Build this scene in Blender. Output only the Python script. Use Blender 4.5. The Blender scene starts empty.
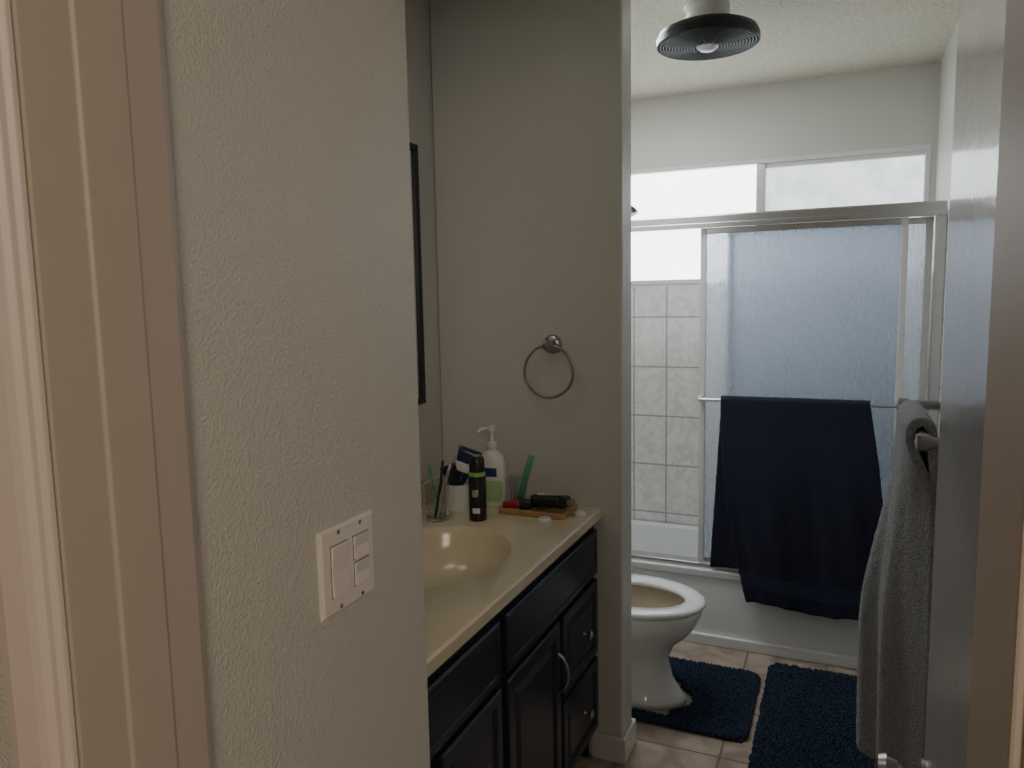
import bpy, bmesh, math, random
from mathutils import Vector, Matrix
random.seed(7)
S=bpy.context.scene
COL=S.collection
def empty(name,loc=(0,0,0)):
    e=bpy.data.objects.new(name,None); e.location=(0,0,0); COL.objects.link(e); return e
# ---------------- materials
def newmat(name):
    m=bpy.data.materials.new(name); m.use_nodes=True
    nt=m.node_tree; return m,nt,nt.nodes["Principled BSDF"]
def mat(name,col,rough=0.5,metal=0.0,bump=0,bscale=100,var=0,vscale=5,col2=None,coat=0,sheen=0,stretch=None,dist=0.002,spec=None):
    m,nt,b=newmat(name)
    b.inputs['Base Color'].default_value=(*col,1); b.inputs['Roughness'].default_value=rough
    b.inputs['Metallic'].default_value=metal
    if coat: b.inputs['Coat Weight'].default_value=coat; b.inputs['Coat Roughness'].default_value=0.1
    if sheen: b.inputs['Sheen Weight'].default_value=sheen
    if spec is not None: b.inputs['Specular IOR Level'].default_value=spec
    tc=nt.nodes.new('ShaderNodeTexCoord'); vec=tc.outputs['Object']
    if stretch:
        mp=nt.nodes.new('ShaderNodeMapping'); mp.inputs['Scale'].default_value=stretch
        nt.links.new(vec,mp.inputs['Vector']); vec=mp.outputs['Vector']
    if bump:
        n=nt.nodes.new('ShaderNodeTexNoise'); n.inputs['Scale'].default_value=bscale; n.inputs['Detail'].default_value=3
        bp=nt.nodes.new('ShaderNodeBump'); bp.inputs['Strength'].default_value=bump; bp.inputs['Distance'].default_value=dist
        nt.links.new(vec,n.inputs['Vector']); nt.links.new(n.outputs['Fac'],bp.inputs['Height']); nt.links.new(bp.outputs['Normal'],b.inputs['Normal'])
    if var:
        n=nt.nodes.new('ShaderNodeTexNoise'); n.inputs['Scale'].default_value=vscale; n.inputs['Detail'].default_value=5
        r=nt.nodes.new('ShaderNodeValToRGB')
        c2=col2 or tuple(c*(1-var) for c in col)
        r.color_ramp.elements[0].position=0.35; r.color_ramp.elements[1].position=0.65
        r.color_ramp.elements[0].color=(*c2,1); r.color_ramp.elements[1].color=(*col,1)
        nt.links.new(vec,n.inputs['Vector']); nt.links.new(n.outputs['Fac'],r.inputs['Fac']); nt.links.new(r.outputs['Color'],b.inputs['Base Color'])
    return m
def tilemat(name,axes,off,w,h,c1,c2,mortar,rough=0.3,msize=0.004,vscale=9):
    m,nt,b=newmat(name)
    tc=nt.nodes.new('ShaderNodeTexCoord'); sp=nt.nodes.new('ShaderNodeSeparateXYZ'); nt.links.new(tc.outputs['Object'],sp.inputs[0])
    cb=nt.nodes.new('ShaderNodeCombineXYZ')
    for i,a in enumerate(axes):
        ad=nt.nodes.new('ShaderNodeMath'); ad.operation='ADD'; ad.inputs[1].default_value=off[i]
        nt.links.new(sp.outputs[a],ad.inputs[0]); nt.links.new(ad.outputs[0],cb.inputs[i])
    br=nt.nodes.new('ShaderNodeTexBrick'); br.offset=0; br.squash=1
    br.inputs['Scale'].default_value=1; br.inputs['Brick Width'].default_value=w; br.inputs['Row Height'].default_value=h
    br.inputs['Mortar Size'].default_value=msize; br.inputs['Mortar Smooth'].default_value=0.1
    br.inputs['Mortar'].default_value=(*mortar,1)
    nt.links.new(cb.outputs[0],br.inputs['Vector'])
    n=nt.nodes.new('ShaderNodeTexNoise'); n.inputs['Scale'].default_value=vscale; n.inputs['Detail'].default_value=8; n.inputs['Distortion'].default_value=1.2
    nt.links.new(tc.outputs['Object'],n.inputs['Vector'])
    r=nt.nodes.new('ShaderNodeValToRGB'); r.color_ramp.elements[0].position=0.38; r.color_ramp.elements[1].position=0.62
    r.color_ramp.elements[0].color=(*c2,1); r.color_ramp.elements[1].color=(*c1,1)
    nt.links.new(n.outputs['Fac'],r.inputs['Fac']); nt.links.new(r.outputs['Color'],br.inputs['Color1']); nt.links.new(r.outputs['Color'],br.inputs['Color2'])
    nt.links.new(br.outputs['Color'],b.inputs['Base Color'])
    bp=nt.nodes.new('ShaderNodeBump'); bp.invert=True; bp.inputs['Strength'].default_value=0.6; bp.inputs['Distance'].default_value=0.002
    nt.links.new(br.outputs['Fac'],bp.inputs['Height']); nt.links.new(bp.outputs['Normal'],b.inputs['Normal'])
    b.inputs['Roughness'].default_value=rough
    return m
def emismat(name,c1,c2,strength,scale=6):
    m,nt,b=newmat(name)
    tc=nt.nodes.new('ShaderNodeTexCoord'); n=nt.nodes.new('ShaderNodeTexNoise'); n.inputs['Scale'].default_value=scale; n.inputs['Detail'].default_value=6
    r=nt.nodes.new('ShaderNodeValToRGB'); r.color_ramp.elements[0].position=0.35; r.color_ramp.elements[1].position=0.65
    r.color_ramp.elements[0].color=(*c2,1); r.color_ramp.elements[1].color=(*c1,1)
    nt.links.new(tc.outputs['Object'],n.inputs['Vector']); nt.links.new(n.outputs['Fac'],r.inputs['Fac'])
    nt.links.new(r.outputs['Color'],b.inputs['Emission Color']); b.inputs['Emission Strength'].default_value=strength
    b.inputs['Base Color'].default_value=(0.6,0.65,0.7,1); b.inputs['Roughness'].default_value=0.4
    return m
def glassdoor():
    m=bpy.data.materials.new('rain_glass'); m.use_nodes=True; nt=m.node_tree; nt.nodes.clear()
    o=nt.nodes.new('ShaderNodeOutputMaterial')
    tc=nt.nodes.new('ShaderNodeTexCoord'); mp=nt.nodes.new('ShaderNodeMapping'); mp.inputs['Scale'].default_value=(1,1,0.4)
    n=nt.nodes.new('ShaderNodeTexNoise'); n.inputs['Scale'].default_value=105; n.inputs['Detail'].default_value=2
    bp=nt.nodes.new('ShaderNodeBump'); bp.inputs['Strength'].default_value=1.0; bp.inputs['Distance'].default_value=0.013
    nt.links.new(tc.outputs['Object'],mp.inputs[0]); nt.links.new(mp.outputs[0],n.inputs['Vector']); nt.links.new(n.outputs['Fac'],bp.inputs['Height'])
    t=nt.nodes.new('ShaderNodeBsdfTranslucent'); t.inputs['Color'].default_value=(0.86,0.895,0.955,1)
    r=nt.nodes.new('ShaderNodeBsdfRefraction'); r.inputs['Color'].default_value=(0.91,0.94,0.98,1); r.inputs['Roughness'].default_value=0.27; r.inputs['IOR'].default_value=1.25
    g=nt.nodes.new('ShaderNodeBsdfGlossy'); g.inputs['Roughness'].default_value=0.25; g.inputs['Color'].default_value=(0.85,0.86,0.9,1)
    for x in (t,r,g): nt.links.new(bp.outputs['Normal'],x.inputs['Normal'])
    a=nt.nodes.new('ShaderNodeMixShader'); a.inputs[0].default_value=0.5
    nt.links.new(t.outputs[0],a.inputs[1]); nt.links.new(r.outputs[0],a.inputs[2])
    c=nt.nodes.new('ShaderNodeMixShader'); c.inputs[0].default_value=0.08
    nt.links.new(a.outputs[0],c.inputs[1]); nt.links.new(g.outputs[0],c.inputs[2]); nt.links.new(c.outputs[0],o.inputs[0])
    return m
M_wall=mat('painted_wall',(0.64,0.63,0.59),0.42,bump=0.5,bscale=200,dist=0.0025)
M_wallt=mat('orange_peel_wall',(0.69,0.66,0.59),0.32,bump=0.9,bscale=270,dist=0.0028)
M_ceil=mat('popcorn_ceiling',(0.80,0.77,0.63),0.9,bump=1.0,bscale=75,dist=0.022,var=0.14,vscale=60)
M_trim=mat('painted_trim',(0.55,0.47,0.40),0.5,bump=0.1,bscale=60)
M_casing=mat('painted_casing',(0.78,0.66,0.60),0.4)
M_trimw=mat('white_trim',(0.74,0.72,0.68),0.35)
M_door=mat('semigloss_door_paint',(0.70,0.70,0.72),0.2,bump=0.5,bscale=90,dist=0.002,coat=0.5)
M_floor=tilemat('stone_floor_tile',(0,1),(3.08,3.13),0.305,0.305,(0.48,0.38,0.30),(0.30,0.235,0.19),(0.18,0.15,0.13),0.35,vscale=7)
M_carpet=mat('hall_carpet',(0.45,0.38,0.3),0.95,bump=0.6,bscale=300)
M_tile=tilemat('shower_tile',(0,2),(0.823+1.68,-1.14+2.53),0.168,0.253,(0.88,0.86,0.83),(0.74,0.73,0.70),(0.42,0.42,0.41),0.25,0.004,20)
M_tiley=tilemat('shower_tile_side',(1,2),(0.02,-1.14+2.53),0.168,0.253,(0.88,0.86,0.83),(0.74,0.73,0.70),(0.42,0.42,0.41),0.25,0.004,20)
M_tub=mat('tub_enamel',(0.83,0.84,0.85),0.15,coat=0.3)
M_porc=mat('porcelain',(0.84,0.84,0.83),0.08,coat=0.5)
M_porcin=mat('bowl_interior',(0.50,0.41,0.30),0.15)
M_counter=mat('cultured_marble',(0.80,0.70,0.50),0.18,var=0.08,vscale=6,coat=0.4)
M_cab=mat('navy_cabinet_paint',(0.018,0.020,0.032),0.32,bump=0.1,bscale=40,stretch=(1,1,8))
M_alu=mat('brushed_aluminium',(0.66,0.66,0.66),0.3,1.0,bump=0.05,bscale=200)
M_aluw=mat('white_aluminium',(0.74,0.74,0.73),0.35)
M_nickel=mat('satin_nickel',(0.38,0.37,0.36),0.3,1.0)
M_dark=mat('dark_frame',(0.02,0.022,0.026),0.4)
M_mirror=mat('mirror_glass',(0.8,0.82,0.83),0.02,1.0)
M_navy=mat('navy_towel',(0.011,0.014,0.038),0.95,bump=1.0,bscale=350,sheen=0.08,dist=0.003)
M_band=mat('navy_towel_band',(0.018,0.024,0.060),0.6,bump=0.5,bscale=500)
M_grey=mat('grey_towel',(0.44,0.465,0.51),0.95,bump=1.0,bscale=260,sheen=0.3,dist=0.006,var=0.30,vscale=150)
M_rug=mat('navy_chenille',(0.010,0.034,0.085),0.95,var=0.3,vscale=60,sheen=0.2)
M_blackp=mat('black_plastic',(0.018,0.018,0.02),0.35)
M_whitep=mat('white_plastic',(0.78,0.78,0.75),0.3)
M_switch=mat('switch_plastic',(0.86,0.80,0.73),0.3)
M_gap=mat('gap_shadow',(0.15,0.14,0.13),0.6)
M_greenl=mat('green_label',(0.40,0.62,0.28),0.4)
M_navyl=mat('navy_label',(0.02,0.04,0.16),0.4)
M_green=mat('green_plastic',(0.10,0.40,0.25),0.35)
M_lime=mat('lime_band',(0.25,0.60,0.10),0.35)
M_red=mat('red_plastic',(0.45,0.03,0.05),0.35)
M_wood=mat('bamboo_tray',(0.55,0.33,0.16),0.5,var=0.25,vscale=25,stretch=(1,8,1))
M_blue=mat('blue_tube',(0.02,0.03,0.09),0.25)
M_fan=mat('fan_dark_metal',(0.045,0.05,0.055),0.4,0.6)
M_lamp=mat('fan_lamp',(0.75,0.76,0.78),0.15)
M_rain=glassdoor()
M_clear,_nt,_b=newmat('clear_glass'); _b.inputs['Transmission Weight'].default_value=1; _b.inputs['Roughness'].default_value=0.05; _b.inputs['IOR'].default_value=1.3; _b.inputs['Base Color'].default_value=(0.92,0.95,0.95,1)
M_paneL=emismat('frosted_window_bright',(1,1,1),(0.80,0.90,0.95),5.5,7)
M_paneR=emismat('frosted_window_soft',(0.97,1.0,1.0),(0.66,0.74,0.77),1.6,14)
# ---------------- geometry
def fin(name,bm,m,parent=None,smooth=False,bevel=0,seg=2):
    me=bpy.data.meshes.new(name); bmesh.ops.remove_doubles(bm,verts=bm.verts,dist=1e-6)
    bmesh.ops.recalc_face_normals(bm,faces=bm.faces)
    bm.to_mesh(me); bm.free()
    ob=bpy.data.objects.new(name,me); COL.objects.link(ob)
    if m: me.materials.append(m)
    if smooth:
        for p in me.polygons: p.use_smooth=True
    if bevel:
        b=ob.modifiers.new('b','BEVEL'); b.width=bevel; b.segments=seg; b.limit_method='ANGLE'
    if parent: ob.parent=parent
    return ob
def box(name,x0,x1,y0,y1,z0,z1,m,parent=None,bevel=0,seg=2):
    bm=bmesh.new(); v=[bm.verts.new((x,y,z)) for x in (x0,x1) for y in (y0,y1) for z in (z0,z1)]
    for f in ((0,1,3,2),(4,6,7,5),(0,4,5,1),(2,3,7,6),(0,2,6,4),(1,5,7,3)): bm.faces.new([v[i] for i in f])
    return fin(name,bm,m,parent,False,bevel,seg)
def prism(name,poly,z0,z1,m,parent=None,bevel=0):
    bm=bmesh.new(); a=[bm.verts.new((x,y,z0)) for x,y in poly]; b=[bm.verts.new((x,y,z1)) for x,y in poly]
    bm.faces.new(a); bm.faces.new(b[::-1]); n=len(poly)
    for i in range(n): bm.faces.new((a[i],a[(i+1)%n],b[(i+1)%n],b[i]))
    return fin(name,bm,m,parent,False,bevel)
def loft(name,rings,m,parent=None,smooth=True,cap0=True,cap1=True,closed=True):
    bm=bmesh.new(); R=[[bm.verts.new(p) for p in r] for r in rings]; n=len(R[0])
    for a,b in zip(R,R[1:]):
        for i in range(n if closed else n-1):
            bm.faces.new((a[i],a[(i+1)%n],b[(i+1)%n],b[i]))
    if cap0: bm.faces.new(R[0])
    if cap1: bm.faces.new(R[-1][::-1])
    return fin(name,bm,m,parent,smooth)
def lathe(name,prof,loc,m,parent=None,seg=36,a0=0,a1=2*math.pi,sx=1,sy=1,rot=None,smooth=True):
    full=abs(a1-a0-2*math.pi)<1e-6; ns=seg if full else seg+1
    T=Matrix.Translation(loc)@(rot or Matrix.Identity(4))
    rings=[]
    for r,z in prof:
        r=max(r,1e-5)
        rings.append([T@Vector((r*sx*math.cos(a0+(a1-a0)*i/seg),r*sy*math.sin(a0+(a1-a0)*i/seg),z)) for i in range(ns)])
    ob=loft(name,rings,m,parent,smooth,full,full,full)
    if smooth:
        md=ob.modifiers.new('e','EDGE_SPLIT'); md.split_angle=math.radians(40)
    return ob
def tube(name,pts,r,m,parent=None,cyclic=False,res=6,bez=False):
    cu=bpy.data.curves.new(name,'CURVE'); cu.dimensions='3D'; cu.bevel_depth=r; cu.bevel_resolution=res; cu.use_fill_caps=True
    s=cu.splines.new('POLY'); s.points.add(len(pts)-1)
    for p,q in zip(s.points,pts): p.co=(*q,1)
    s.use_cyclic_u=cyclic
    tmp=bpy.data.objects.new(name,cu); COL.objects.link(tmp)
    bpy.context.view_layer.update()
    me=bpy.data.meshes.new_from_object(tmp.evaluated_get(bpy.context.evaluated_depsgraph_get()))
    bpy.data.objects.remove(tmp); ob=bpy.data.objects.new(name,me); COL.objects.link(ob)
    me.materials.clear(); me.materials.append(m)
    for p in me.polygons: p.use_smooth=True
    if parent: ob.parent=parent
    return ob
def panelx(name,x,y0,y1,z0,z1,prof,m,parent):
    """raised panel facing +x ; prof=[(inset,height)]"""
    rings=[[(x+h,y0+i,z0+i),(x+h,y1-i,z0+i),(x+h,y1-i,z1-i),(x+h,y0+i,z1-i)] for i,h in prof]
    return loft(name,rings,m,parent,False,True,True)
def rrect(x0,x1,y0,y1,z,r,n=6):
    pts=[]
    for cx,cy,a in ((x1-r,y1-r,0),(x0+r,y1-r,90),(x0+r,y0+r,180),(x1-r,y0+r,270)):
        for i in range(n+1):
            t=math.radians(a+90*i/n); pts.append((cx+r*math.cos(t),cy+r*math.sin(t),z))
    return pts
def ell(cx,cy,rx,ry,z,n=48,front=1.0):
    return [(cx+rx*math.cos(2*math.pi*i/n),cy+ry*math.sin(2*math.pi*i/n),z) for i in range(n)]
def sheet(name,fn,nu,nv,m,parent=None,th=0.006,band=None,bands=()):
    bm=bmesh.new(); g=[[bm.verts.new(fn(i/nu,j/nv)) for j in range(nv+1)] for i in range(nu+1)]
    for i in range(nu):
        for j in range(nv):
            f=bm.faces.new((g[i][j],g[i+1][j],g[i+1][j+1],g[i][j+1]))
            if any(a<=(j+.5)/nv<=b for a,b in bands): f.material_index=1
    ob=fin(name,bm,m,parent,True)
    if band: ob.data.materials.append(band)
    s=ob.modifiers.new('s','SOLIDIFY'); s.thickness=th; s.offset=0
    tx=bpy.data.textures.new(name+'_d','CLOUDS'); tx.noise_scale=0.012
    ss=ob.modifiers.new('sub','SUBSURF'); ss.levels=1; ss.render_levels=1
    d=ob.modifiers.new('d','DISPLACE'); d.texture=tx; d.strength=0.004; d.texture_coords='LOCAL'
    return ob
def lerp(a,b,t): return a+(b-a)*t
def sstep(t): t=max(0,min(1,t)); return t*t*(3-2*t)

CZ=2.467
# ---------------- room shell
box('floor',-1.38,0.46,0.40,3.91,-0.1,0,M_floor)
box('floor_hall',-2.0,1.6,-2.0,0.40,-0.1,0,M_carpet)
box('ceiling',-1.38,0.46,0.40,3.91,CZ,CZ+0.1,M_ceil)
box('ceiling_hall',-2.0,1.6,-2.0,0.40,CZ,CZ+0.1,M_ceil)
box('wall_left',-1.374,-1.254,0.986,3.91,0,CZ,M_wall)
box('wall_left_near',-1.374,-0.595,0.50,0.986,0,CZ,M_wallt,bevel=0.006)
box('wall_door_left',-2.0,-0.595,0.40,0.50,0,CZ,M_wallt)
box('wall_door_right',0.0945,1.6,0.40,0.50,0,CZ,M_wall)
box('wall_door_header',-0.595,0.0945,0.40,0.50,2.05,CZ,M_wall)
box('wall_right_near',0.215,0.46,0.50,2.03,0,CZ,M_wall)
box('wall_right',0.34,0.46,2.03,3.91,0,CZ,M_wall)
box('wall_partition',-1.254,-0.618,2.215,2.33,0,CZ,M_wall,bevel=0.008,seg=3)
box('wall_hall_back',-2.0,1.6,-2.1,-2.0,0,CZ,M_wall)
box('wall_hall_left',-2.1,-2.0,-2.0,0.54,0,CZ,M_wall)
box('wall_hall_right',1.6,1.7,-2.0,0.5,0,CZ,M_wall)
wb=empty('wall_back')
WX0,WX1,WZ0,WZ1=-1.07,0.318,1.557,2.13
box('below',-1.254,0.34,3.79,3.91,0,WZ0,M_wall,wb)
box('above',-1.254,0.34,3.79,3.91,WZ1,CZ,M_wall,wb)
box('left_pier',-1.254,WX0,3.79,3.91,WZ0,WZ1,M_wall,wb)
box('right_pier',WX1,0.34,3.79,3.91,WZ0,WZ1,M_wall,wb)
# ---------------- window
w=empty('window_1')
f=0.022
box('frame_top',WX0,WX1,3.785,3.85,WZ1-f,WZ1,M_aluw,w,0.003)
box('frame_bottom',WX0,WX1,3.785,3.85,WZ0,WZ0+f,M_aluw,w,0.003)
box('frame_left',WX0,WX0+f,3.785,3.85,WZ0+f,WZ1-f,M_aluw,w,0.003)
box('frame_right',WX1-f,WX1,3.785,3.85,WZ0+f,WZ1-f,M_aluw,w,0.003)
box('mullion',-0.405,-0.362,3.79,3.85,WZ0+f,WZ1-f,M_alu,w,0.003)
box('sash_top',-0.362,WX1-f,3.80,3.84,WZ1-f-0.02,WZ1-f,M_aluw,w,0.002)
box('pane_left',WX0+f,-0.405,3.825,3.831,WZ0+f,WZ1-f,M_paneL,w)
box('pane_right',-0.362,WX1-f,3.825,3.831,WZ0+f,WZ1-f-0.02,M_paneR,w)
# ---------------- shower tile
box('wall_tile_back',-1.254,0.34,3.778,3.79,0.33,1.545,M_tile)
box('wall_tile_right',0.328,0.34,2.98,3.778,0.33,1.79,M_tiley)
box('wall_tile_left',-1.254,-1.242,2.98,3.778,0.33,1.79,M_tiley)
# ---------------- bathtub
tb=empty('bathtub')
X0,X1,Y0,Y1=-1.241,0.327,3.168,3.777
rings=[rrect(X0,X1,Y0,Y1,0.0,0.01),rrect(X0,X1,Y0,Y1,0.312,0.01),rrect(X0+.006,X1-.006,Y0+.006,Y1-.006,0.33,0.01),
 rrect(X0+.05,X1-.05,Y0+.085,Y1-.04,0.33,0.1),rrect(X0+.06,X1-.06,Y0+.095,Y1-.05,0.322,0.1),rrect(X0+.09,X1-.09,Y0+.11,Y1-.07,0.2,0.1),
 rrect(X0+.13,X1-.15,Y0+.13,Y1-.09,0.09,0.09),rrect(X0+.18,X1-.22,Y0+.18,Y1-.14,0.065,0.07)]
o=loft('basin',rings,M_tub,tb); md=o.modifiers.new('e','EDGE_SPLIT'); md.split_angle=math.radians(40)
box('apron_toe',X0,X1,3.150,3.17,0,0.045,M_tub,tb,0.004)
box('apron_lip',X0,X1,3.160,3.18,0.295,0.332,M_tub,tb,0.008,3)
# ---------------- shower door
sd=empty('shower_door')
box('header',X0,X1,3.172,3.250,1.775,1.825,M_alu,sd,0.006)
box('header_lip',X0,X1,3.164,3.174,1.772,1.792,M_alu,sd,0.002)
box('track',X0,X1,3.178,3.245,0.331,0.352,M_alu,sd,0.003)
box('jamb_right',0.292,0.327,3.178,3.245,0.352,1.775,M_alu,sd,0.003)
box('jamb_left',X0,X0+0.03,3.178,3.245,0.352,1.775,M_alu,sd,0.003)
def panel(tag,xa,xb,y):
    z0,z1=0.358,1.772; s=0.024
    box(tag+'_glass',xa+s*.6,xb-s*.6,y-0.003,y+0.003,z0+s*.6,z1-s*.6,M_rain,sd)
    box(tag+'_stile_l',xa,xa+s,y-.009,y+.009,z0,z1,M_aluw,sd,0.003)
    box(tag+'_stile_r',xb-s,xb,y-.009,y+.009,z0,z1,M_aluw,sd,0.003)
    box(tag+'_rail_t',xa+s,xb-s,y-.009,y+.009,z1-s,z1,M_alu,sd,0.003)
    box(tag+'_rail_b',xa+s,xb-s,y-.009,y+.009,z0,z0+s,M_alu,sd,0.003)
panel('front',-0.555,0.205,3.192)
panel('rear',-0.45,0.288,3.226)
tube('towel_bar',[(-0.55,3.145,1.068),(0.20,3.145,1.068)],0.007,M_alu,sd)
for x in (-0.543,0.193): box('bar_bracket',x-.01,x+.01,3.14,3.185,1.054,1.082,M_alu,sd,0.003)
# ---------------- navy towel over bar
def navy(u,v):
    zb=1.068; R=0.014
    if v<0.42:
        t=1-v/0.42; z=lerp(zb,0.345,t)+0.012*math.sin(u*5)*t; y=3.145+R+0.004*math.sin(u*22)*t
        xl=lerp(-0.46,-0.500,t); xr=lerp(0.097,0.160,t)
    elif v<0.5:
        a=(v-0.42)/0.08*math.pi; y=3.145+R*math.cos(a); z=zb+R*math.sin(a)+.002; xl,xr=-0.46,0.097; t=0
    else:
        t=(v-0.5)/0.5; z=lerp(zb,0.228,t)-0.014*u*t+0.008*math.sin(u*9)*t
        y=3.145-R-0.018*sstep(t*2)+sstep(t*1.5)*(0.008*math.sin(u*13+t*1.5)+0.004*math.sin(u*37+1-2*t))
        xl=lerp(-0.46,-0.345,t**1.8)
        xr=0.097+0.072*math.sin(min(t,1)*math.pi*0.62)
    return (lerp(xl,xr,u),y,z)
sheet('bath_towel',navy,60,110,M_navy,None,0.008,M_band,((0.925,0.932),(0.938,0.952),(0.958,0.965)))
# ---------------- grey towel on bar at right
tr=empty('towel_rail')
BX,BZ=0.135,1.236
tube('bar',[(BX,1.47,BZ),(BX,1.97,BZ)],0.008,M_nickel,tr)
RY=Matrix.Rotation(math.pi/2,4,'Y'); RX=Matrix.Rotation(math.pi/2,4,'X')
for y in (1.47,1.97):
    lathe('post',[(0.0,0),(0.024,0),(0.024,0.006),(0.012,0.012),(0.010,0.07),(0.015,0.078),(0.0151,0.095),(0.0,0.099)],(0.215,y,BZ),M_nickel,tr,24,rot=Matrix.Rotation(-math.pi/2,4,'Y'))
def grey(u,v):
    R=0.018
    if v<0.38:
        t=1-v/0.38; z=lerp(BZ,0.50,t); x=BX+R+0.022*min(1,t*3)+0.005*math.sin(u*15)*t
        ya,yb=lerp(1.56,1.54,t),lerp(1.82,1.84,t)
    elif v<0.5:
        a=(v-0.38)/0.12*math.pi; x=BX+R*math.cos(a); z=BZ+R*1.2*math.sin(a); ya,yb=1.56,1.82
    else:
        t=(v-0.5)/0.5; e=sstep(t*1.6)
        z=lerp(BZ,lerp(0.53,0.445,u),t)
        x=BX-R-0.050*e*sstep(u*1.3-0.05)+e*min(1,u*4+0.1)*(0.012*math.sin(u*15+0.8)+0.006*math.sin(u*33+t*3))
        if u<0.3: x+=((0.3-u)/0.3)**1.5*0.046*sstep(t*5)
        ya,yb=lerp(1.56,1.50,e),lerp(1.82,1.90,e)
    return (x,lerp(ya,yb,u),z)
sheet('hand_towel',grey,50,90,M_grey,None,0.018)
# ---------------- door frame and door
prism('trim_1',[(-0.575,0.390),(-0.575,0.435),(-0.5725,0.437),(-0.5725,0.482),(-0.576,0.485),(-0.576,0.522),(-0.580,0.532),(-0.5945,0.536),(-0.5945,0.390)],0,2.05,M_trim,None,0.002)
prism('trim_2',[(-0.596,0.399),(-0.577,0.3885),(-0.577,0.384),(-0.581,0.380),(-0.588,0.380),(-0.592,0.375),(-0.600,0.372),(-0.622,0.368),(-0.636,0.370),(-0.640,0.378),(-0.640,0.399)],0,2.1,M_casing,None,0.001)
prism('trim_3',[(0.0945,0.388),(0.0745,0.388),(0.0745,0.50),(0.0945,0.50)],0,2.05,M_trim,None,0.002)
prism('trim_4',[(0.0950,0.399),(0.080,0.399),(0.080,0.386),(0.09,0.378),(0.12,0.37),(0.14,0.37),(0.142,0.399)],0,2.1,M_trim,None,0.001)
box('trim_5',-0.574,0.074,0.39,0.50,2.03,2.05,M_trim)
dr=empty('door_1')
ang=math.atan2(0.121-0.080,1.155-0.508)
def dbox(n,l0,l1,t0,t1,z0,z1,m,b=0.002):
    o=box(n,t0,t1,l0,l1,z0,z1,m,dr,b); o.matrix_local=Matrix.Translation((0.080,0.508,0))@Matrix.Rotation(-ang,4,'Z'); return o
dbox('slab',0.0,0.65,0.0,0.035,0.01,2.02,M_door)
for hz in (0.25,1.0,1.8): dbox('hinge',-0.006,0.004,0.004,0.012,hz,hz+0.09,M_nickel)
dbox('latch_plate',0.648,0.652,0.006,0.029,0.85,0.91,M_nickel,0)
kp=[(0.0,0),(0.032,0),(0.031,0.006),(0.014,0.010),(0.012,0.026),(0.024,0.036),(0.028,0.048),(0.024,0.058),(0.010,0.063),(0,0.063)]
for s,t in ((-1,0.0),(1,0.035)):
    base=Matrix.Translation((0.080,0.508,0))@Matrix.Rotation(-ang,4,'Z')@Matrix.Translation((t,0.59,0.832))@Matrix.Rotation(s*math.pi/2,4,'Y')
    k=[(r,z if s<0 else z*0.8) for r,z in kp]
    lathe('knob',k,(0,0,0),M_nickel,dr,28,rot=base)
# ---------------- baseboards
def bb(n,x0,x1,y0,y1): box(n,x0,x1,y0,y1,0,0.085,M_trimw,None,0.004)
prism('baseboard_partition',[(-0.72,2.214),(-0.72,2.203),(-0.607,2.203),(-0.607,2.341),(-1.25,2.341),(-1.25,2.331),(-0.617,2.331),(-0.617,2.214)],0,0.085,M_trimw,None,0.003)
bb('baseboard_right',0.328,0.339,2.04,3.145)
bb('baseboard_right_near',0.204,0.214,0.51,2.03)
bb('baseboard_left',-1.253,-1.243,2.345,3.145)
# ---------------- light switch
sw=empty('light_switch')
px=-0.595
o=panelx('plate',px,0.728,0.843,1.099,1.214,[(0,0),(0,0.003),(0.003,0.0055),(0.004,0.006)],M_switch,sw)
def rocker(n,y0,y1,z0,z1):
    panelx(n+'_gap',px+0.0055,y0-.0012,y1+.0012,z0-.0012,z1+.0012,[(0,0),(0,0.0008)],M_gap,sw)
    bm=bmesh.new(); zm=(z0+z1)/2
    prof=[(z0,0.004),(zm,0.0015),(z1,0.005),(z1,-0.001),(z0,-0.001)]
    a=[bm.verts.new((px+0.006+h,y0,z)) for z,h in prof]; b=[bm.verts.new((px+0.006+h,y1,z)) for z,h in prof]
    bm.faces.new(a); bm.faces.new(b[::-1])
    for i in range(5): bm.faces.new((a[i],a[(i+1)%5],b[(i+1)%5],b[i]))
    fin(n,bm,M_switch,sw,False,0.0008)
rocker('rocker_a',0.747,0.781,1.123,1.190)
rocker('rocker_b',0.795,0.827,1.123,1.154)
rocker('rocker_c',0.795,0.827,1.159,1.190)
for y in (0.764,0.811):
    for z in (1.107,1.206):
        lathe('screw',[(0,0),(0.003,0),(0.0025,0.001),(0,0.001)],(px+0.006,y,z),M_nickel,sw,12,rot=RY)
# ---------------- mirror
mr=empty('wall_mirror')
box('glass',-1.250,-1.238,1.06,2.06,1.19,1.96,M_mirror,mr)
for n,a in (('bottom',(1.04,2.08,1.17,1.19)),('top',(1.04,2.08,1.96,1.98)),('near',(1.04,1.06,1.19,1.96)),('far',(2.06,2.08,1.19,1.96))):
    box('frame_'+n,-1.253,-1.230,*a,M_dark,mr,0.002)
# ---------------- towel ring
tg=empty('towel_ring')
lathe('mount',[(0,0),(0.030,0),(0.030,0.004),(0.026,0.009),(0.014,0.012),(0.012,0.035),(0.016,0.040),(0.017,0.05),(0.0,0.054)],(-0.842,2.2145,1.355),M_nickel,tg,32,rot=RX)
tube('ring',[(-0.842+0.081*math.sin(2*math.pi*i/64),2.176,1.272+0.081*math.cos(2*math.pi*i/64)) for i in range(64)],0.0045,M_nickel,tg,True)
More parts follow.
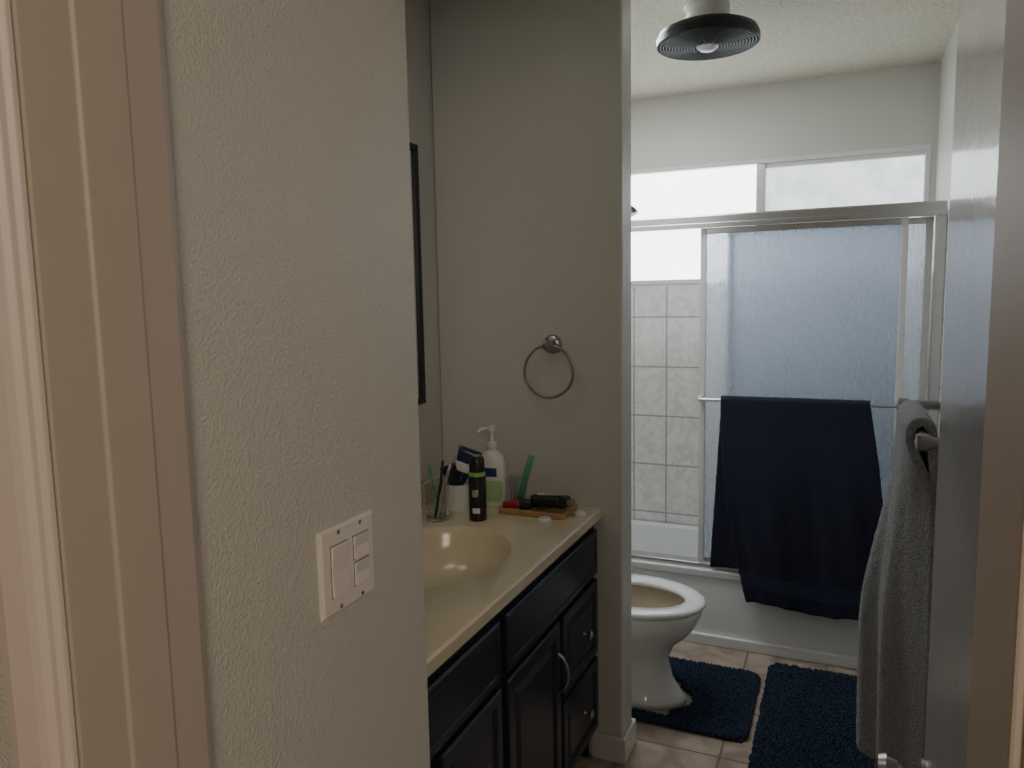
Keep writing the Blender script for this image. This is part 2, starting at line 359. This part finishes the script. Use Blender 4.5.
# ---------------- vanity
va=empty('bathroom_vanity')
cz=0.84; th=0.032; cx,cy,rx,ry=-0.97,1.655,0.193,0.243
bx0,bx1,by0,by1=-1.253,-0.686,0.988,2.213
angs=[2*math.pi*i/72 for i in range(72)]
for X in (bx0,bx1):
    for Y in (by0,by1): angs.append(math.atan2(Y-cy,X-cx)%(2*math.pi))
angs=sorted(set(angs))
def rp(a):
    c,s=math.cos(a),math.sin(a); t=1e9
    if c>1e-9:t=min(t,(bx1-cx)/c)
    if c<-1e-9:t=min(t,(bx0-cx)/c)
    if s>1e-9:t=min(t,(by1-cy)/s)
    if s<-1e-9:t=min(t,(by0-cy)/s)
    return cx+c*t,cy+s*t
def er(k,z):
    out=[]
    for a in angs:
        X,Y=rp(a); d=math.hypot(X-cx,Y-cy); c,s=(X-cx)/d,(Y-cy)/d
        r=1/math.sqrt((c/rx)**2+(s/ry)**2); out.append((cx+c*r*k,cy+s*r*k,z))
    return out
ins=lambda p,d:(min(max(p[0],bx0+d),bx1-d),min(max(p[1],by0+d),by1-d))
rr=[rp(a) for a in angs]
rings=[[(x,y,cz-th) for x,y in rr],[(x,y,cz-0.006) for x,y in rr],[(*ins(p,0.005),cz) for p in rr],er(1.04,cz),er(1.0,cz-0.003),er(0.97,cz-0.014),er(0.945,cz-0.035),er(0.91,cz-0.06),er(0.81,cz-0.10),er(0.62,cz-0.128),er(0.35,cz-0.142),er(0.1,cz-0.146)]
o=loft('countertop_with_sink',rings,M_counter,va,True,False,True); md=o.modifiers.new('e','EDGE_SPLIT'); md.split_angle=math.radians(28)
box('backsplash',-1.253,-1.235,by0,by1,cz,cz+0.07,M_counter,va,0.004)
lathe('drain',[(0,0),(0.022,0),(0.022,0.003),(0.008,0.004),(0,0.002)],(cx,cy,cz-0.146),M_alu,va,24)
tube('faucet_spout',[(-1.19,cy,cz),(-1.19,cy,cz+0.09),(-1.175,cy,cz+0.115),(-1.14,cy,cz+0.12),(-1.08,cy,cz+0.10)],0.011,M_alu,va)
box('faucet_base',-1.215,-1.168,cy-.08,cy+.08,cz,cz+0.018,M_alu,va,0.008,3)
for y in (cy-.065,cy+.065): lathe('faucet_handle',[(0.018,0),(0.015,0.03),(0.021,0.04),(0.020,0.055),(0,0.06)],(-1.19,y,cz+0.015),M_alu,va,20)
fx=-0.712
box('face_frame',fx-0.02,fx,0.99,2.212,0.10,cz-th,M_cab,va)
box('end_panel',-1.25,fx-0.02,0.99,1.008,0.0,cz-th,M_cab,va)
box('end_panel',-1.25,fx-0.02,2.196,2.213,0.0,cz-th,M_cab,va)
box('bottom_shelf',-1.25,fx-0.02,1.008,2.196,0.10,0.118,M_cab,va)
box('toe_kick',-0.80,-0.78,1.008,2.196,0.0,0.10,M_cab,va)
flat=[(0,0),(0,0.014),(0.005,0.019),(0.02,0.019),(0.024,0.016),(0.03,0.016)]
raised=[(0,0),(0,0.015),(0.004,0.019),(0.036,0.019),(0.042,0.009),(0.050,0.009),(0.068,0.018),(0.072,0.018)]
rais2=[(0,0),(0,0.015),(0.004,0.019),(0.028,0.019),(0.034,0.010),(0.040,0.010),(0.055,0.018),(0.058,0.018)]
panelx('false_front',fx,1.505,2.195,0.632,0.775,flat,M_cab,va)
panelx('false_front',fx,1.03,1.470,0.632,0.775,flat,M_cab,va)
panelx('drawer_upper',fx,1.875,2.195,0.372,0.615,rais2,M_cab,va)
panelx('drawer_lower',fx,1.875,2.195,0.120,0.357,rais2,M_cab,va)
panelx('cabinet_door',fx,1.505,1.855,0.120,0.615,raised,M_cab,va)
panelx('drawer_upper',fx,1.19,1.470,0.372,0.615,rais2,M_cab,va)
panelx('drawer_lower',fx,1.19,1.470,0.120,0.357,rais2,M_cab,va)
kn=[(0,0),(0.007,0),(0.005,0.006),(0.005,0.012),(0.013,0.018),(0.014,0.023),(0.008,0.028),(0,0.029)]
for y,z in ((2.06,0.49),(2.06,0.238),(1.345,0.49),(1.345,0.238)):
    lathe('knob',kn,(fx+0.018,y,z),M_nickel,va,20,rot=RY)
tube('door_pull',[(fx+0.018+0.028*math.sin(math.pi*i/12)**0.6,1.835,0.42+0.11*i/12) for i in range(13)],0.005,M_nickel,va)
# ---------------- countertop objects
def tp(n,p0,p1,w0,w1,t0,t1,m,par):
    a=Vector(p0);b=Vector(p1);d=(b-a).normalized(); s=d.cross(Vector((0.5,-1,0.2))).normalized(); k=d.cross(s).normalized()
    rings=[]
    for i in range(9):
        t=i/8; w=lerp(w0,w1,t); h=lerp(t0,t1,t); c=a.lerp(b,t)
        rings.append([c+s*w*math.cos(q*math.pi/8)+k*h*math.sin(q*math.pi/8) for q in range(16)])
    return loft(n,rings,m,par)
g=empty('drinking_glass'); gx,gy=-1.115,1.925
lathe('glass_body',[(0,0.0),(0.036,0.0),(0.042,0.115),(0.0395,0.115),(0.033,0.010),(0,0.010)],(gx,gy,cz+.001),M_clear,g)
tube('toothbrush',[(gx-.01,gy,cz+.012),(gx+.02,gy+.02,cz+.10),(gx+.035,gy+.03,cz+.165)],0.004,M_whitep,g)
tube('toothbrush_b',[(gx+.01,gy,cz+.012),(gx-.015,gy+.01,cz+.10),(gx-.03,gy+.015,cz+.16)],0.004,M_green,g)
tube('toothbrush_c',[(gx+.0,gy-.01,cz+.012),(gx+.005,gy+.02,cz+.10),(gx+.01,gy+.03,cz+.175)],0.004,M_blue,g)
tube('toothbrush_d',[(gx+.01,gy-.01,cz+.012),(gx+.028,gy-.005,cz+.10),(gx+.045,gy+.0,cz+.155)],0.004,M_alu,g)
uc=empty('toiletry_cup')
lathe('cup_shell',[(0,0),(0.036,0),(0.042,0.085),(0.040,0.085),(0.034,0.004),(0,0.004)],(-1.105,2.045,cz+.001),M_whitep,uc)
tp('toothpaste_tube',(-1.110,2.035,cz+0.06),(-1.060,2.055,cz+0.195),0.014,0.038,0.014,0.003,M_blue,uc)
tp('toothpaste_stripe',(-1.083,2.040,cz+0.125),(-1.074,2.044,cz+0.15),0.029,0.032,0.011,0.009,M_whitep,uc)
tp('white_tube',(-1.12,2.06,cz+0.055),(-1.040,2.075,cz+0.155),0.014,0.028,0.014,0.003,M_whitep,uc)
tp('dark_tube',(-1.095,2.030,cz+0.06),(-1.115,2.00,cz+0.150),0.012,0.026,0.012,0.003,M_blackp,uc)
tube('razor',[(-1.08,2.05,cz+.03),(-1.045,2.05,cz+.13)],0.005,M_alu,uc)
c=empty('spray_can'); sx_,sy_=-0.995,1.965
lathe('can',[(0,0),(0.025,0),(0.026,0.004),(0.026,0.135),(0.024,0.142),(0.022,0.146)],(sx_,sy_,cz+.001),M_blackp,c)
lathe('green_band',[(0.0262,0.136),(0.0250,0.139),(0.0245,0.147),(0.0225,0.148)],(sx_,sy_,cz+.001),M_lime,c)
lathe('cap',[(0.0225,0.148),(0.0235,0.152),(0.0225,0.186),(0.018,0.194),(0,0.195)],(sx_,sy_,cz+.001),M_blackp,c)
lathe('button',[(0.0,0.190),(0.012,0.190),(0.011,0.197),(0,0.198)],(sx_,sy_,cz+.001),M_lime,c)
lathe('label',[(0.0263,0.025),(0.0266,0.026),(0.0266,0.040),(0.0263,0.041)],(sx_,sy_,cz+.001),M_whitep,c,16,math.radians(-100),math.radians(-50))
lathe('label_text',[(0.0263,0.075),(0.0266,0.076),(0.0266,0.095),(0.0263,0.096)],(sx_,sy_,cz+.001),M_alu,c,16,math.radians(-100),math.radians(-60))
lo=empty('lotion_bottle'); lx,ly=-1.02,2.125
lathe('bottle',[(0,0),(0.040,0),(0.046,0.006),(0.046,0.10),(0.044,0.140),(0.036,0.165),(0.020,0.178),(0.014,0.181),(0.014,0.191),(0,0.192)],(lx,ly,cz+.001),M_whitep,lo,40,sy=0.68)
lathe('label',[(0.0465,0.02),(0.0468,0.021),(0.0468,0.085),(0.0465,0.086)],(lx,ly,cz+.001),M_greenl,lo,20,math.radians(-140),math.radians(-30),sy=0.69)
lathe('emblem',[(0.0468,0.100),(0.0470,0.101),(0.0462,0.127),(0.0455,0.128)],(lx,ly,cz+.001),M_navyl,lo,16,math.radians(-110),math.radians(-55),sy=0.70)
lathe('collar',[(0.016,0.189),(0.016,0.205),(0.007,0.208),(0.006,0.240),(0.012,0.242),(0.012,0.258),(0,0.260)],(lx,ly,cz+.001),M_whitep,lo,24)
tube('nozzle',[(lx,ly,cz+0.252),(lx-0.03,ly-0.02,cz+0.250),(lx-0.036,ly-0.024,cz+0.240)],0.005,M_whitep,lo)
tray=empty('wooden_tray')
tx0,tx1,ty0,ty1=-0.965,-0.750,2.045,2.175
box('base',tx0,tx1,ty0,ty1,cz+.001,cz+0.007,M_wood,tray,0.002)
for n,a in (('rim_f',(tx0,tx1,ty0,ty0+.007)),('rim_b',(tx0,tx1,ty1-.007,ty1)),('rim_l',(tx0,tx0+.007,ty0+.007,ty1-.007)),('rim_r',(tx1-.007,tx1,ty0+.007,ty1-.007))):
    box(n,*a,cz+0.007,cz+0.018,M_wood,tray,0.002)
hc=empty('hair_clipper')
tp('clipper_body',(-0.870,2.090,cz+0.036),(-0.77,2.085,cz+0.046),0.020,0.018,0.014,0.016,M_blackp,hc)
box('clipper_head',-0.773,-0.748,2.066,2.104,cz+0.032,cz+0.062,M_blackp,hc,0.004)
box('clipper_blade',-0.750,-0.732,2.069,2.101,cz+0.040,cz+0.054,M_nickel,hc,0.002)
hb=empty('hair_brush')
tp('brush_handle',(-0.955,2.068,cz+0.024),(-0.900,2.066,cz+0.032),0.010,0.013,0.009,0.010,M_red,hb)
tp('brush_head',(-0.900,2.066,cz+0.030),(-0.862,2.066,cz+0.032),0.017,0.014,0.010,0.010,M_blackp,hb)
tp('eyeglass_case',(-0.89,2.145,cz+0.024),(-0.78,2.145,cz+0.026),0.018,0.018,0.016,0.016,M_blackp,None)
fl=empty('dental_floss')
box('floss_body',-0.865,-0.835,2.105,2.122,cz+0.008,cz+0.050,M_green,fl,0.005,3)
box('floss_lid',-0.862,-0.838,2.107,2.120,cz+0.050,cz+0.058,M_whitep,fl,0.003,2)
cp=empty('clear_cup')
lathe('cup_body',[(0,0),(0.022,0),(0.030,0.095),(0.028,0.095),(0.020,0.004),(0,0.004)],(-0.932,2.130,cz+0.008),M_clear,cp,28)
tp('green_comb',(-0.930,2.13,cz+0.02),(-0.895,2.150,cz+0.165),0.010,0.010,0.003,0.003,M_green,cp)
for i,(x,y) in enumerate(((-0.80,2.015),(-0.722,2.11))):
    lathe('contact_lens_case' if i==0 else 'contact_lens_case.001',[(0,0),(0.020,0),(0.020,0.008),(0.016,0.012),(0,0.012)],(x,y,cz+.001),M_whitep,None,24)
# ---------------- toilet
to=empty('toilet'); ty=2.65
P=[(0.0,-.735,.235,.118),(0.025,-.735,.235,.118),(0.04,-.738,.222,.106),(0.10,-.745,.195,.095),(0.18,-.75,.185,.092),(0.235,-.745,.20,.108),(0.29,-.725,.235,.150),(0.34,-.71,.252,.178),(0.385,-.705,.260,.186),(0.402,-.705,.258,.184),(0.404,-.705,.24,.168),(0.398,-.70,.205,.132)]
zs=0.925
o=loft('bowl',[ell(c_,ty,a_,b_,z_*zs) for z_,c_,a_,b_ in P],M_porc,to,True,True,False)
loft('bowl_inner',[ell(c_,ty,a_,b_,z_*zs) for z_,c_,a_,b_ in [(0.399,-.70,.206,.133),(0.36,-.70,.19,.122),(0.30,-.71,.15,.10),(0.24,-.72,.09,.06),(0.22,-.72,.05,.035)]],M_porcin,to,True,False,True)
Q=[(.406,.262,.188),(.412,.268,.193),(.424,.267,.192),(.430,.258,.184),(.431,.23,.158),(.427,.198,.126),(.418,.192,.120),(.407,.195,.123)]
rg=[ell(-.700,ty,a_,b_,z_*zs) for z_,a_,b_ in Q]; rg.append(rg[0])
loft('seat',rg,M_porc,to,True,False,False)
loft('trapway_body',[rrect(-1.06,-.85,ty-.10,ty+.10,0,.03),rrect(-1.06,-.85,ty-.09,ty+.09,.25,.03),rrect(-1.10,-.85,ty-.14,ty+.14,.35,.03),rrect(-1.22,-.88,ty-.19,ty+.19,.375,.03)],M_porc,to)
loft('tank',[rrect(-1.235,-1.055,ty-.20,ty+.20,.376,.03),rrect(-1.24,-1.035,ty-.225,ty+.225,.74,.03)],M_porc,to)
loft('tank_lid',[rrect(-1.242,-1.028,ty-.235,ty+.235,.741,.03),rrect(-1.242,-1.028,ty-.235,ty+.235,.765,.03),rrect(-1.235,-1.035,ty-.228,ty+.228,.775,.03)],M_porc,to)
loft('seat_lid',[[( -1.018+d,ty+p[1],.605+p[0]) for p in [(.205*math.cos(2*math.pi*i/40),.185*math.sin(2*math.pi*i/40)) for i in range(40)]] for d in (0,.012)],M_porc,to,False)
# ---------------- shower head
sh=empty('shower_head')
tube('arm',[(-1.241,3.48,2.02),(-1.16,3.48,2.02),(-1.08,3.48,1.97),(-0.97,3.48,1.935)],0.009,M_alu,sh)
lathe('head',[(0,0),(0.013,0),(0.016,-0.02),(0.034,-0.05),(0.036,-0.068),(0,-0.070)],(-0.955,3.48,1.935),M_fan,sh,24,rot=Matrix.Rotation(math.radians(-25),4,'Y'))
# ---------------- ceiling fan heater
fa=empty('ceiling_heater_fan'); fX,fY=-0.44,2.62; dz=-0.018
lathe('canister',[(0,CZ-0.001),(0.078,CZ-0.001),(0.078,CZ-0.03),(0.070,CZ-0.032),(0.070,CZ-0.07),(0.082,CZ-0.074),(0.082,CZ-0.09)],(fX,fY,0),M_whitep,fa)
lathe('shade',[(0.06,2.392),(0.09,2.39),(0.13,2.386),(0.156,2.374),(0.165,2.355),(0.165,2.336),(0.160,2.332),(0.156,2.340),(0.150,2.358),(0.05,2.37),(0,2.37)],(fX,fY,dz),M_fan,fa,64)
for r in [0.045+0.0098*i for i in range(12)]:
    zz=2.326+ (r/0.16)**2*0.010+dz
    tube('grille_ring',[(fX+r*math.cos(2*math.pi*i/56),fY+r*math.sin(2*math.pi*i/56),zz) for i in range(56)],0.0022,M_fan,fa,True,2)
for i in range(12):
    a=2*math.pi*i/12
    tube('spoke',[(fX+.038*math.cos(a),fY+.038*math.sin(a),2.326+dz),(fX+.160*math.cos(a),fY+.160*math.sin(a),2.337+dz)],0.002,M_fan,fa,False,2)
lathe('lamp',[(0,2.312),(0.02,2.314),(0.036,2.325),(0.038,2.345),(0.03,2.36),(0,2.365)],(fX,fY,dz),M_lamp,fa,32)
# ---------------- rugs
def rug(name,inside,x0,x1,y0,y1,n,seed):
    rnd=random.Random(seed); bm=bmesh.new()
    nx=40; ny=40; g={}
    for i in range(nx):
        for j in range(ny):
            xa=lerp(x0,x1,i/nx);xb=lerp(x0,x1,(i+1)/nx);ya=lerp(y0,y1,j/ny);yb=lerp(y0,y1,(j+1)/ny)
            if inside((xa+xb)/2,(ya+yb)/2):
                vs=[]
                for X,Y,k in ((xa,ya,(i,j)),(xb,ya,(i+1,j)),(xb,yb,(i+1,j+1)),(xa,yb,(i,j+1))):
                    if k not in g: g[k]=bm.verts.new((X,Y,0.010))
                    vs.append(g[k])
                bm.faces.new(vs)
    ge=bmesh.ops.extrude_face_region(bm,geom=bm.faces[:])
    for v in [e for e in ge['geom'] if isinstance(e,bmesh.types.BMVert)]: v.co.z=0.002
    c=0
    while c<n:
        X=rnd.uniform(x0,x1);Y=rnd.uniform(y0,y1)
        if not inside(X,Y): continue
        c+=1; h=rnd.uniform(0.009,0.014); r=rnd.uniform(0.0028,0.0042)
        a=rnd.uniform(0,6.28); lean=rnd.uniform(0,0.006); lx,ly=lean*math.cos(a),lean*math.sin(a)
        b=[bm.verts.new((X+r*math.cos(a+q*2.094),Y+r*math.sin(a+q*2.094),0.008)) for q in range(3)]
        t=[bm.verts.new((X+lx+.7*r*math.cos(a+q*2.094),Y+ly+.7*r*math.sin(a+q*2.094),0.008+h)) for q in range(3)]
        for q in range(3): bm.faces.new((b[q],b[(q+1)%3],t[(q+1)%3],t[q]))
        bm.faces.new(t)
    me=bpy.data.meshes.new(name); bm.to_mesh(me); bm.free(); me.materials.append(M_rug)
    ob=bpy.data.objects.new(name,me); COL.objects.link(ob)
def in1(x,y):
    if not(-.80<x<-.262 and 2.46<y<2.95): return False
    for cx_,cy_,sx__,sy__ in ((-.32,2.89,1,1),(-.32,2.52,1,-1)):
        if (x-cx_)*sx__>0 and (y-cy_)*sy__>0 and math.hypot(x-cx_,y-cy_)>.06: return False
    if x<-.735+.2 and abs(y-ty)<.135: return False
    if ((x+.735)/.262)**2+((y-ty)/.145)**2<1: return False
    return True
def in2(x,y):
    if not(-.24<x<.24 and 2.22<y<3.06): return False
    for cx_,cy_,a_,b_ in ((-.19,3.01,-1,1),(.19,3.01,1,1),(-.19,2.27,-1,-1),(.19,2.27,1,-1)):
        if (x-cx_)*a_>0 and (y-cy_)*b_>0 and math.hypot(x-cx_,y-cy_)>.05: return False
    return True
rug('bath_rug',in1,-.80,-.25,2.44,2.97,13000,1)
rug('bath_rug.001',in2,-.25,.25,2.20,3.08,24000,2)
# ---------------- lights
def area(name,loc,target,size,power,col):
    l=bpy.data.lights.new(name,'AREA'); l.energy=power; l.size=size; l.color=col
    o=bpy.data.objects.new(name,l); COL.objects.link(o); o.location=loc
    o.rotation_euler=(Vector(target)-Vector(loc)).to_track_quat('-Z','Y').to_euler(); return o
area('hall_light',(0.9,-1.2,2.2),(-0.4,0.6,1.2),0.9,20,(1.0,0.85,0.70))
area('bathroom_fill',(-0.85,2.85,2.44),(-0.85,2.85,0),0.5,13,(0.93,0.97,1.0))  # added fill, no such fixture: lifts bathroom shade, hidden behind the partition
area('alcove_fill',(-0.95,1.35,2.44),(-0.95,1.35,0),0.4,1.3,(1.0,0.94,0.85))  # invented soft fill brightening the vanity alcove, out of view
W=bpy.data.worlds.new('world'); S.world=W; W.use_nodes=True
W.node_tree.nodes['Background'].inputs[0].default_value=(0.6,0.75,1,1); W.node_tree.nodes['Background'].inputs[1].default_value=0.5
# ---------------- camera
yaw=math.radians(24); p=math.radians(6.5); rho=0.019
F=Vector((-math.sin(yaw),math.cos(yaw),0)); R=Vector((math.cos(yaw),math.sin(yaw),0)); Z=Vector((0,0,1))
fw=F*math.cos(p)-Z*math.sin(p); up=F*math.sin(p)+Z*math.cos(p)
Rr=(R-up*rho).normalized(); Ur=(up+R*rho).normalized()
cam=bpy.data.cameras.new('camera'); co=bpy.data.objects.new('camera',cam); COL.objects.link(co)
m=Matrix((Rr,Ur,-fw)).transposed().to_4x4(); m.translation=(0,0,1.5); co.matrix_world=m
cam.sensor_width=36; cam.lens=750/1024*36; cam.clip_start=0.01
S.camera=co
